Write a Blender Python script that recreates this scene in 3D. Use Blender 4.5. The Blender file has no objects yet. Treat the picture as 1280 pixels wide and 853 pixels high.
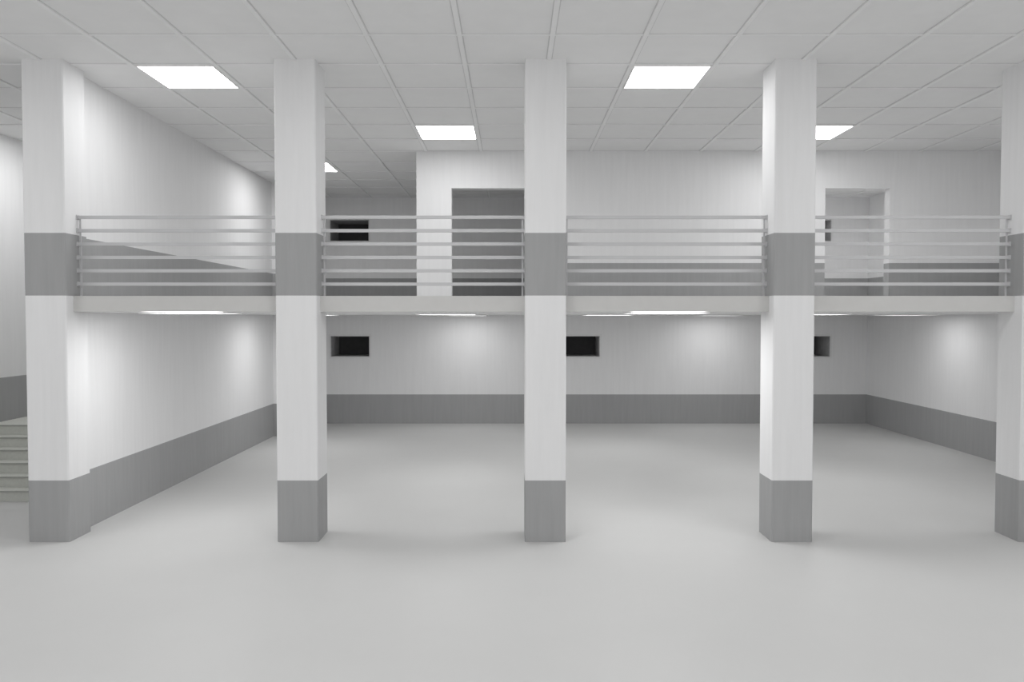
import bpy, math
from mathutils import Vector

scene = bpy.context.scene
try:
    scene.view_settings.view_transform = 'Standard'
    scene.view_settings.look = 'None'
except Exception:
    pass
scene.view_settings.exposure = 0.0

# ---------------------------------------------------------------- dimensions (metres)
EYE = 3.133
CEIL = 6.703
DECK = 3.448          # balcony floor level
SOFF = 3.226          # balcony underside
DADO = 0.867
C = 1.17              # ceiling grid module
GX, GY = 1.68, 11.33  # grid origin
XL, XR = -6.33, 10.55 # left / right walls of the hall
XH = -9.90            # far left wall of the stair hall
YB = 23.75            # back wall
TB = 1.2              # back wall thickness (deep openings)
YF = -2.7             # front end of the ceiling; front wall left out so world light adds fill
YS = 6.0              # side walls start here
YP, PW = 11.11, 0.572 # pillar front, pillar width
YU = 17.16            # upper storey room front
PIL = [-6.475, -2.995, 0.465, 3.915, 7.375]

# ---------------------------------------------------------------- materials
def mat_base(name, col, rough=0.6, spec=0.3):
    m = bpy.data.materials.new(name); m.use_nodes = True
    nt = m.node_tree; b = nt.nodes['Principled BSDF']
    b.inputs['Base Color'].default_value = (*col, 1)
    b.inputs['Roughness'].default_value = rough
    b.inputs['Specular IOR Level'].default_value = spec
    return m, nt, b

def noisy(name, col, amp=0.05, scale=(6, 6, 6), rough=0.6, spec=0.3, detail=4):
    m, nt, b = mat_base(name, col, rough, spec)
    g = nt.nodes.new('ShaderNodeNewGeometry')
    mp = nt.nodes.new('ShaderNodeMapping'); mp.inputs['Scale'].default_value = scale
    n = nt.nodes.new('ShaderNodeTexNoise'); n.inputs['Scale'].default_value = 1.0
    n.inputs['Detail'].default_value = detail; n.inputs['Roughness'].default_value = 0.6
    r = nt.nodes.new('ShaderNodeValToRGB')
    r.color_ramp.elements[0].position = 0.3; r.color_ramp.elements[1].position = 0.7
    r.color_ramp.elements[0].color = (*[c * (1 - amp) for c in col], 1)
    r.color_ramp.elements[1].color = (*[min(1, c * (1 + amp)) for c in col], 1)
    nt.links.new(g.outputs['Position'], mp.inputs['Vector'])
    nt.links.new(mp.outputs['Vector'], n.inputs['Vector'])
    nt.links.new(n.outputs['Fac'], r.inputs['Fac'])
    nt.links.new(r.outputs['Color'], b.inputs['Base Color'])
    return m

M_WALL = noisy('wall_paint_white', (0.845, 0.845, 0.85), 0.02, (14, 14, 0.9), 0.65, 0.2)
M_DADO = noisy('wall_paint_grey', (0.38, 0.382, 0.385), 0.04, (14, 14, 0.9), 0.6, 0.25)
M_FLOOR = noisy('floor_resin_grey', (0.625, 0.625, 0.62), 0.012, (0.8, 0.8, 0.8), 0.5, 0.3)
M_TILE = noisy('ceiling_tile', (0.88, 0.88, 0.88), 0.012, (3, 3, 3), 0.8, 0.1)
M_TBAR = noisy('ceiling_grid_metal', (0.90, 0.90, 0.90), 0.02, (3, 3, 3), 0.5, 0.3)
M_GAP_SHADE = noisy('ceiling_painted_gap_shade', (0.70, 0.70, 0.70), 0.02, (3, 3, 3), 0.8, 0.1)  # grey colour paints the shadow lines beside the grid bars
M_SLAB = noisy('deck_edge_concrete', (0.63, 0.625, 0.613), 0.02, (5, 5, 5), 0.6, 0.3)
M_RAIL = noisy('rail_painted_steel', (0.60, 0.60, 0.61), 0.02, (4, 4, 4), 0.4, 0.5)
M_STAIR = noisy('stair_terrazzo', (0.62, 0.63, 0.59), 0.05, (20, 20, 20), 0.6, 0.3)
M_NOSE = noisy('stair_nosing', (0.42, 0.425, 0.40), 0.05, (20, 20, 20), 0.5, 0.3)
M_DUCT = noisy('opening_lining_dark', (0.50, 0.50, 0.505), 0.1, (8, 8, 8), 0.6, 0.3)
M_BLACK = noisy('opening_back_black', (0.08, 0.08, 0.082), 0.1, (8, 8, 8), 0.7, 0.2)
M_TRIM = noisy('opening_frame', (0.80, 0.80, 0.80), 0.03, (8, 8, 8), 0.5, 0.3)

def emis(name, s):
    m = bpy.data.materials.new(name); m.use_nodes = True
    nt = m.node_tree; nt.nodes.clear()
    e = nt.nodes.new('ShaderNodeEmission'); e.inputs['Strength'].default_value = s
    e.inputs['Color'].default_value = (1.0, 1.0, 1.0, 1)
    o = nt.nodes.new('ShaderNodeOutputMaterial')
    nt.links.new(e.outputs[0], o.inputs[0])
    return m
M_EM_UP = emis('light_diffuser_upper', 11.8)
M_EM_UPB = emis('light_diffuser_upper_rear', 15.5)
M_EM_HALL = emis('light_diffuser_stair_hall', 15.0)
M_EM_LO = emis('light_diffuser_lower', 10.8)
M_EM_LOW = emis('light_diffuser_lower_near_wall', 5.8)

# ---------------------------------------------------------------- mesh helper
class MB:
    def __init__(s, name):
        s.name = name; s.v = []; s.f = []; s.m = []; s.mats = []
    def mi(s, m):
        if m not in s.mats: s.mats.append(m)
        return s.mats.index(m)
    def box(s, x0, x1, y0, y1, z0, z1, m):
        i = len(s.v)
        s.v += [(x0,y0,z0),(x1,y0,z0),(x1,y1,z0),(x0,y1,z0),(x0,y0,z1),(x1,y0,z1),(x1,y1,z1),(x0,y1,z1)]
        s.f += [(i,i+3,i+2,i+1),(i+4,i+5,i+6,i+7),(i,i+1,i+5,i+4),(i+1,i+2,i+6,i+5),(i+2,i+3,i+7,i+6),(i+3,i,i+4,i+7)]
        s.m += [s.mi(m)] * 6
    def prism(s, pts, z0, z1, m, cap=True):
        i = len(s.v); n = len(pts)
        s.v += [(p[0], p[1], z0) for p in pts] + [(p[0], p[1], z1) for p in pts]
        for k in range(n):
            s.f.append((i+k, i+(k+1) % n, i+n+(k+1) % n, i+n+k)); s.m.append(s.mi(m))
        if cap:
            s.f.append(tuple(i+k for k in reversed(range(n)))); s.m.append(s.mi(m))
            s.f.append(tuple(i+n+k for k in range(n))); s.m.append(s.mi(m))
    def face(s, pts, m):
        i = len(s.v); s.v += pts; s.f.append(tuple(range(i, i+len(pts)))); s.m.append(s.mi(m))
    def build(s, parent=None):
        me = bpy.data.meshes.new(s.name); me.from_pydata(s.v, [], s.f)
        for m in s.mats: me.materials.append(m)
        for p, k in zip(me.polygons, s.m): p.material_index = k
        me.update()
        o = bpy.data.objects.new(s.name, me); scene.collection.objects.link(o)
        if parent: o.parent = parent
        return o

def banded(b, x0, x1, y0, y1, zs):
    for z0, z1, m in zs: b.box(x0, x1, y0, y1, z0, z1, m)

LOW = [(0, DADO, M_DADO), (DADO, SOFF, M_WALL)]
MID = [(SOFF, DECK, M_WALL)]
UPP = [(DECK, DECK + DADO, M_DADO), (DECK + DADO, CEIL, M_WALL)]
FULL = LOW + MID + UPP

# ---------------------------------------------------------------- floor
b = MB('floor'); b.box(XH - 4, XR + 4, YF - 9, YB + TB + .1, -0.2, 0, M_FLOOR); b.build()

# ---------------------------------------------------------------- walls
b = MB('wall_left')
banded(b, -6.745, XL, YP + PW, YB, FULL)
banded(b, XL, XL + 0.17, 21.17, 21.75, FULL)     # pilaster near the back
b.build()
b = MB('wall_right'); banded(b, XR, XR + .3, YS, YB, FULL); b.build()
b = MB('wall_stair_hall')
LAND = 1.13
banded(b, XH - .3, XH, YS, 15.02, FULL)
banded(b, XH - .3, XH, 15.02, YB, [(0, LAND + 0.0, M_WALL), (LAND, LAND + .85, M_DADO), (LAND + .85, CEIL, M_WALL)])
b.build()

# back wall with recessed rectangular openings
wx = [(-5.39, -4.23), (1.45, 2.61), (8.29, 9.45)]
lo = (1.985, 2.61); up = (5.41, 6.05)
b = MB('wall_back')
xs = [XH - .3] + [v for w in wx for v in w] + [XR + .3]
for k in range(0, len(xs), 2):
    banded(b, xs[k], xs[k+1], YB, YB + TB, FULL)
for w in wx:
    banded(b, w[0], w[1], YB, YB + TB, [(0, DADO, M_DADO), (DADO, lo[0], M_WALL), (lo[1], DECK, M_WALL),
        (DECK, DECK + DADO, M_DADO), (DECK + DADO, up[0], M_WALL), (up[1], CEIL, M_WALL)])
b.build()
n = 1
for zr in (lo, up):
    for w in wx:
        b = MB('window_%d' % n); n += 1
        x0, x1 = w; z0, z1 = zr; y0, y1 = YB + 0.005, YB + 1.1; t = .02
        b.box(x0, x0 + t, y0, y1, z0, z1, M_DUCT); b.box(x1 - t, x1, y0, y1, z0, z1, M_DUCT)
        b.box(x0 + t, x1 - t, y0, y1, z0, z0 + t, M_DUCT); b.box(x0 + t, x1 - t, y0, y1, z1 - t, z1, M_DUCT)
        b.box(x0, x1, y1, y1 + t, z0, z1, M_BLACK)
        f = .05; ya, yb = YB - .012, YB
        b.box(x0 - f, x0, ya, yb, z0 - f, z1 + f, M_TRIM); b.box(x1, x1 + f, ya, yb, z0 - f, z1 + f, M_TRIM)
        b.box(x0, x1, ya, yb, z1, z1 + f, M_TRIM); b.box(x0, x1, ya, yb, z0 - f, z0, M_TRIM)
        b.build()

# upper-storey room front wall with two openings
HEAD = 5.91
b = MB('wall_upper_room')
y0, y1 = YU, YU + .25
D0 = DECK + .004
UPR = [(D0, DECK + DADO, M_DADO), (DECK + DADO, CEIL, M_WALL)]
b.box(-2.04, -1.29, y0, y1, D0, CEIL, M_WALL)
b.box(-1.29, 0.55, y0, y1, HEAD, CEIL, M_WALL)
banded(b, 0.55, 6.69, y0, y1, UPR)
b.box(6.69, 8.07, y0, y1, HEAD, CEIL, M_WALL)
banded(b, 8.07, XR, y0, y1, UPR)
b.build()
b = MB('wall_upper_partition'); banded(b, 1.1, 1.3, YU + .25, YB, UPR); b.build()

# ---------------------------------------------------------------- lights lattice
def light_cells(y_lo, y_hi, x_lo, x_hi):
    out = []
    for i in range(-12, 13):
        for j in range(-20, 13):
            if i % 3 == 0 and j % 3 == 0 and ((i // 3) % 2 == (j // 3) % 2):
                x = GX + i * C; y = GY + j * C
                if x > x_lo and x + C < x_hi and y > y_lo and y + C < y_hi: out.append((x, y))
    return out
up_cells = [c for c in light_cells(YF, YB, XH, XR)]
up_cells = [c for c in up_cells if not (c[1] > 21 and -8 < c[0] < 3)]
lo_cells = light_cells(11.2, YB, XL, XR)

# ---------------------------------------------------------------- ceilings with T-bar grid
b = MB('ceiling')
b.box(XH - .3, XR + .3, YF - .3, YB + TB, CEIL, CEIL + .2, M_TILE)
def grid(b, z, xa, xb, ya, yb, wl, wt, drop):
    i = math.ceil((xa - GX) / C)
    while GX + i * C < xb:
        x = GX + i * C
        b.box(x - wl/2, x + wl/2, ya, yb, z - drop, z, M_TBAR)
        for s in (-1, 1):
            xc = x + s * (wl/2 + .007)
            b.box(xc - .007, xc + .007, ya, yb, z - .003, z, M_GAP_SHADE)  # flat strip painting shade along the bar edge
        i += 1
    j = math.ceil((ya - GY) / C)
    while GY + j * C < yb:
        y = GY + j * C
        b.box(xa, xb, y - wt/2, y + wt/2, z - drop * .8, z, M_TBAR)
        for s in (-1, 1):
            yc = y + s * (wt/2 + .007)
            b.box(xa, xb, yc - .007, yc + .007, z - .002, z, M_GAP_SHADE)
        j += 1
grid(b, CEIL, XH, XR, YF, YB, .06, .035, .018)
b.build()

b = MB('floor_balcony')
DF = 11.30
b.box(XL, XR, YP + PW, YB, SOFF, DECK, M_SLAB)
edges = [(PIL[k] + PW/2, (PIL[k+1] - PW/2) if k < 4 else XR) for k in range(5)]
for a, c in edges: b.box(a, c, DF, YP + PW, SOFF, DECK, M_SLAB)
b.box(XL, XR, YP + PW + .02, YB, DECK, DECK + .004, M_FLOOR)
b.box(XL, XR, YP + PW + .02, YB, SOFF - .003, SOFF, M_TILE)
b.build()

def panel(name, x, y, z, mat):
    b = MB(name); g = .035; w = .02
    x0, x1, y0, y1 = x + g, x + C - g, y + g, y + C - g
    zb = z - .022
    b.face([(x0 + w, y0 + w, zb + .004), (x0 + w, y1 - w, zb + .004), (x1 - w, y1 - w, zb + .004), (x1 - w, y0 + w, zb + .004)], mat)
    b.box(x0, x0 + w, y0, y1, zb, z, M_TBAR); b.box(x1 - w, x1, y0, y1, zb, z, M_TBAR)
    b.box(x0 + w, x1 - w, y0, y0 + w, zb, z, M_TBAR); b.box(x0 + w, x1 - w, y1 - w, y1, zb, z, M_TBAR)
    b.build()
for x, y in up_cells: panel('ceiling_light_panel', x, y, CEIL, M_EM_HALL if x < -8 and y > 10 else (M_EM_UPB if y > 18 else M_EM_UP))
for x, y in lo_cells: panel('ceiling_light_panel', x, y, SOFF - .003, M_EM_LOW if (y > 21 or x > 8) else M_EM_LO)

# ---------------------------------------------------------------- pillars
for px in PIL:
    b = MB('pillar')
    def ring(o, ch=.015):
        x0, x1, y0, y1 = px - PW/2 - o, px + PW/2 + o, YP - o, YP + PW + o
        return [(x0+ch,y0),(x1-ch,y0),(x1,y0+ch),(x1,y1-ch),(x1-ch,y1),(x0+ch,y1),(x0,y1-ch),(x0,y0+ch)]
    r = ring(0)
    b.prism(r, 0, DADO, M_DADO); b.prism(r, DADO, DECK, M_WALL)
    b.prism(r, DECK, DECK + DADO, M_DADO); b.prism(r, DECK + DADO, CEIL, M_WALL)
    b.build()

# ---------------------------------------------------------------- railings
RY = 11.43
for a, c in edges:
    b = MB('balcony_railing')
    for k in range(6):
        z = 4.592 - k * .19
        b.box(a, c, RY - .02, RY + .02, z - .045, z, M_RAIL)
        for xx, s in ((a, 1), (c, -1)):
            e0, e1 = sorted((xx, xx + s * .012))
            b.box(e0, e1, RY - .035, RY + .035, z - .055, z + .01, M_RAIL)
    for xx in (a + .03, c - .03):
        b.box(xx - .012, xx + .012, RY + .02, RY + .032, DECK + .002, 4.56, M_RAIL)
    b.build()

# ---------------------------------------------------------------- staircase in the left hall
b = MB('staircase')
RH = LAND / 6; TD = .28; Y0 = 13.6
x0, x1 = XH + .008, -6.753
for k in range(6):
    ya = Y0 + k * TD
    yb = ya + TD if k < 5 else YB - .008
    b.box(x0, x1, ya, yb, 0, (k + 1) * RH - .03, M_STAIR)
    b.box(x0, x1, ya - .02, yb, (k + 1) * RH - .03, (k + 1) * RH, M_STAIR)
    b.box(x0, x1, ya - .022, ya - .018, (k + 1) * RH - .03, (k + 1) * RH - .002, M_NOSE)
b.build()

# ---------------------------------------------------------------- world, camera
w = bpy.data.worlds.new('world'); scene.world = w; w.use_nodes = True
w.node_tree.nodes['Background'].inputs[0].default_value = (1, 1, 1, 1)
w.node_tree.nodes['Background'].inputs[1].default_value = 0.85  # even white fill, added to brighten the hall through its missing front wall

cam = bpy.data.cameras.new('camera'); co = bpy.data.objects.new('camera', cam)
scene.collection.objects.link(co)
co.location = (0, 0, EYE)
cam.sensor_width = 36; cam.lens = 36 * 1000 / 1280
co.rotation_euler = (math.radians(90 - 1.63), 0, 0)
scene.camera = co
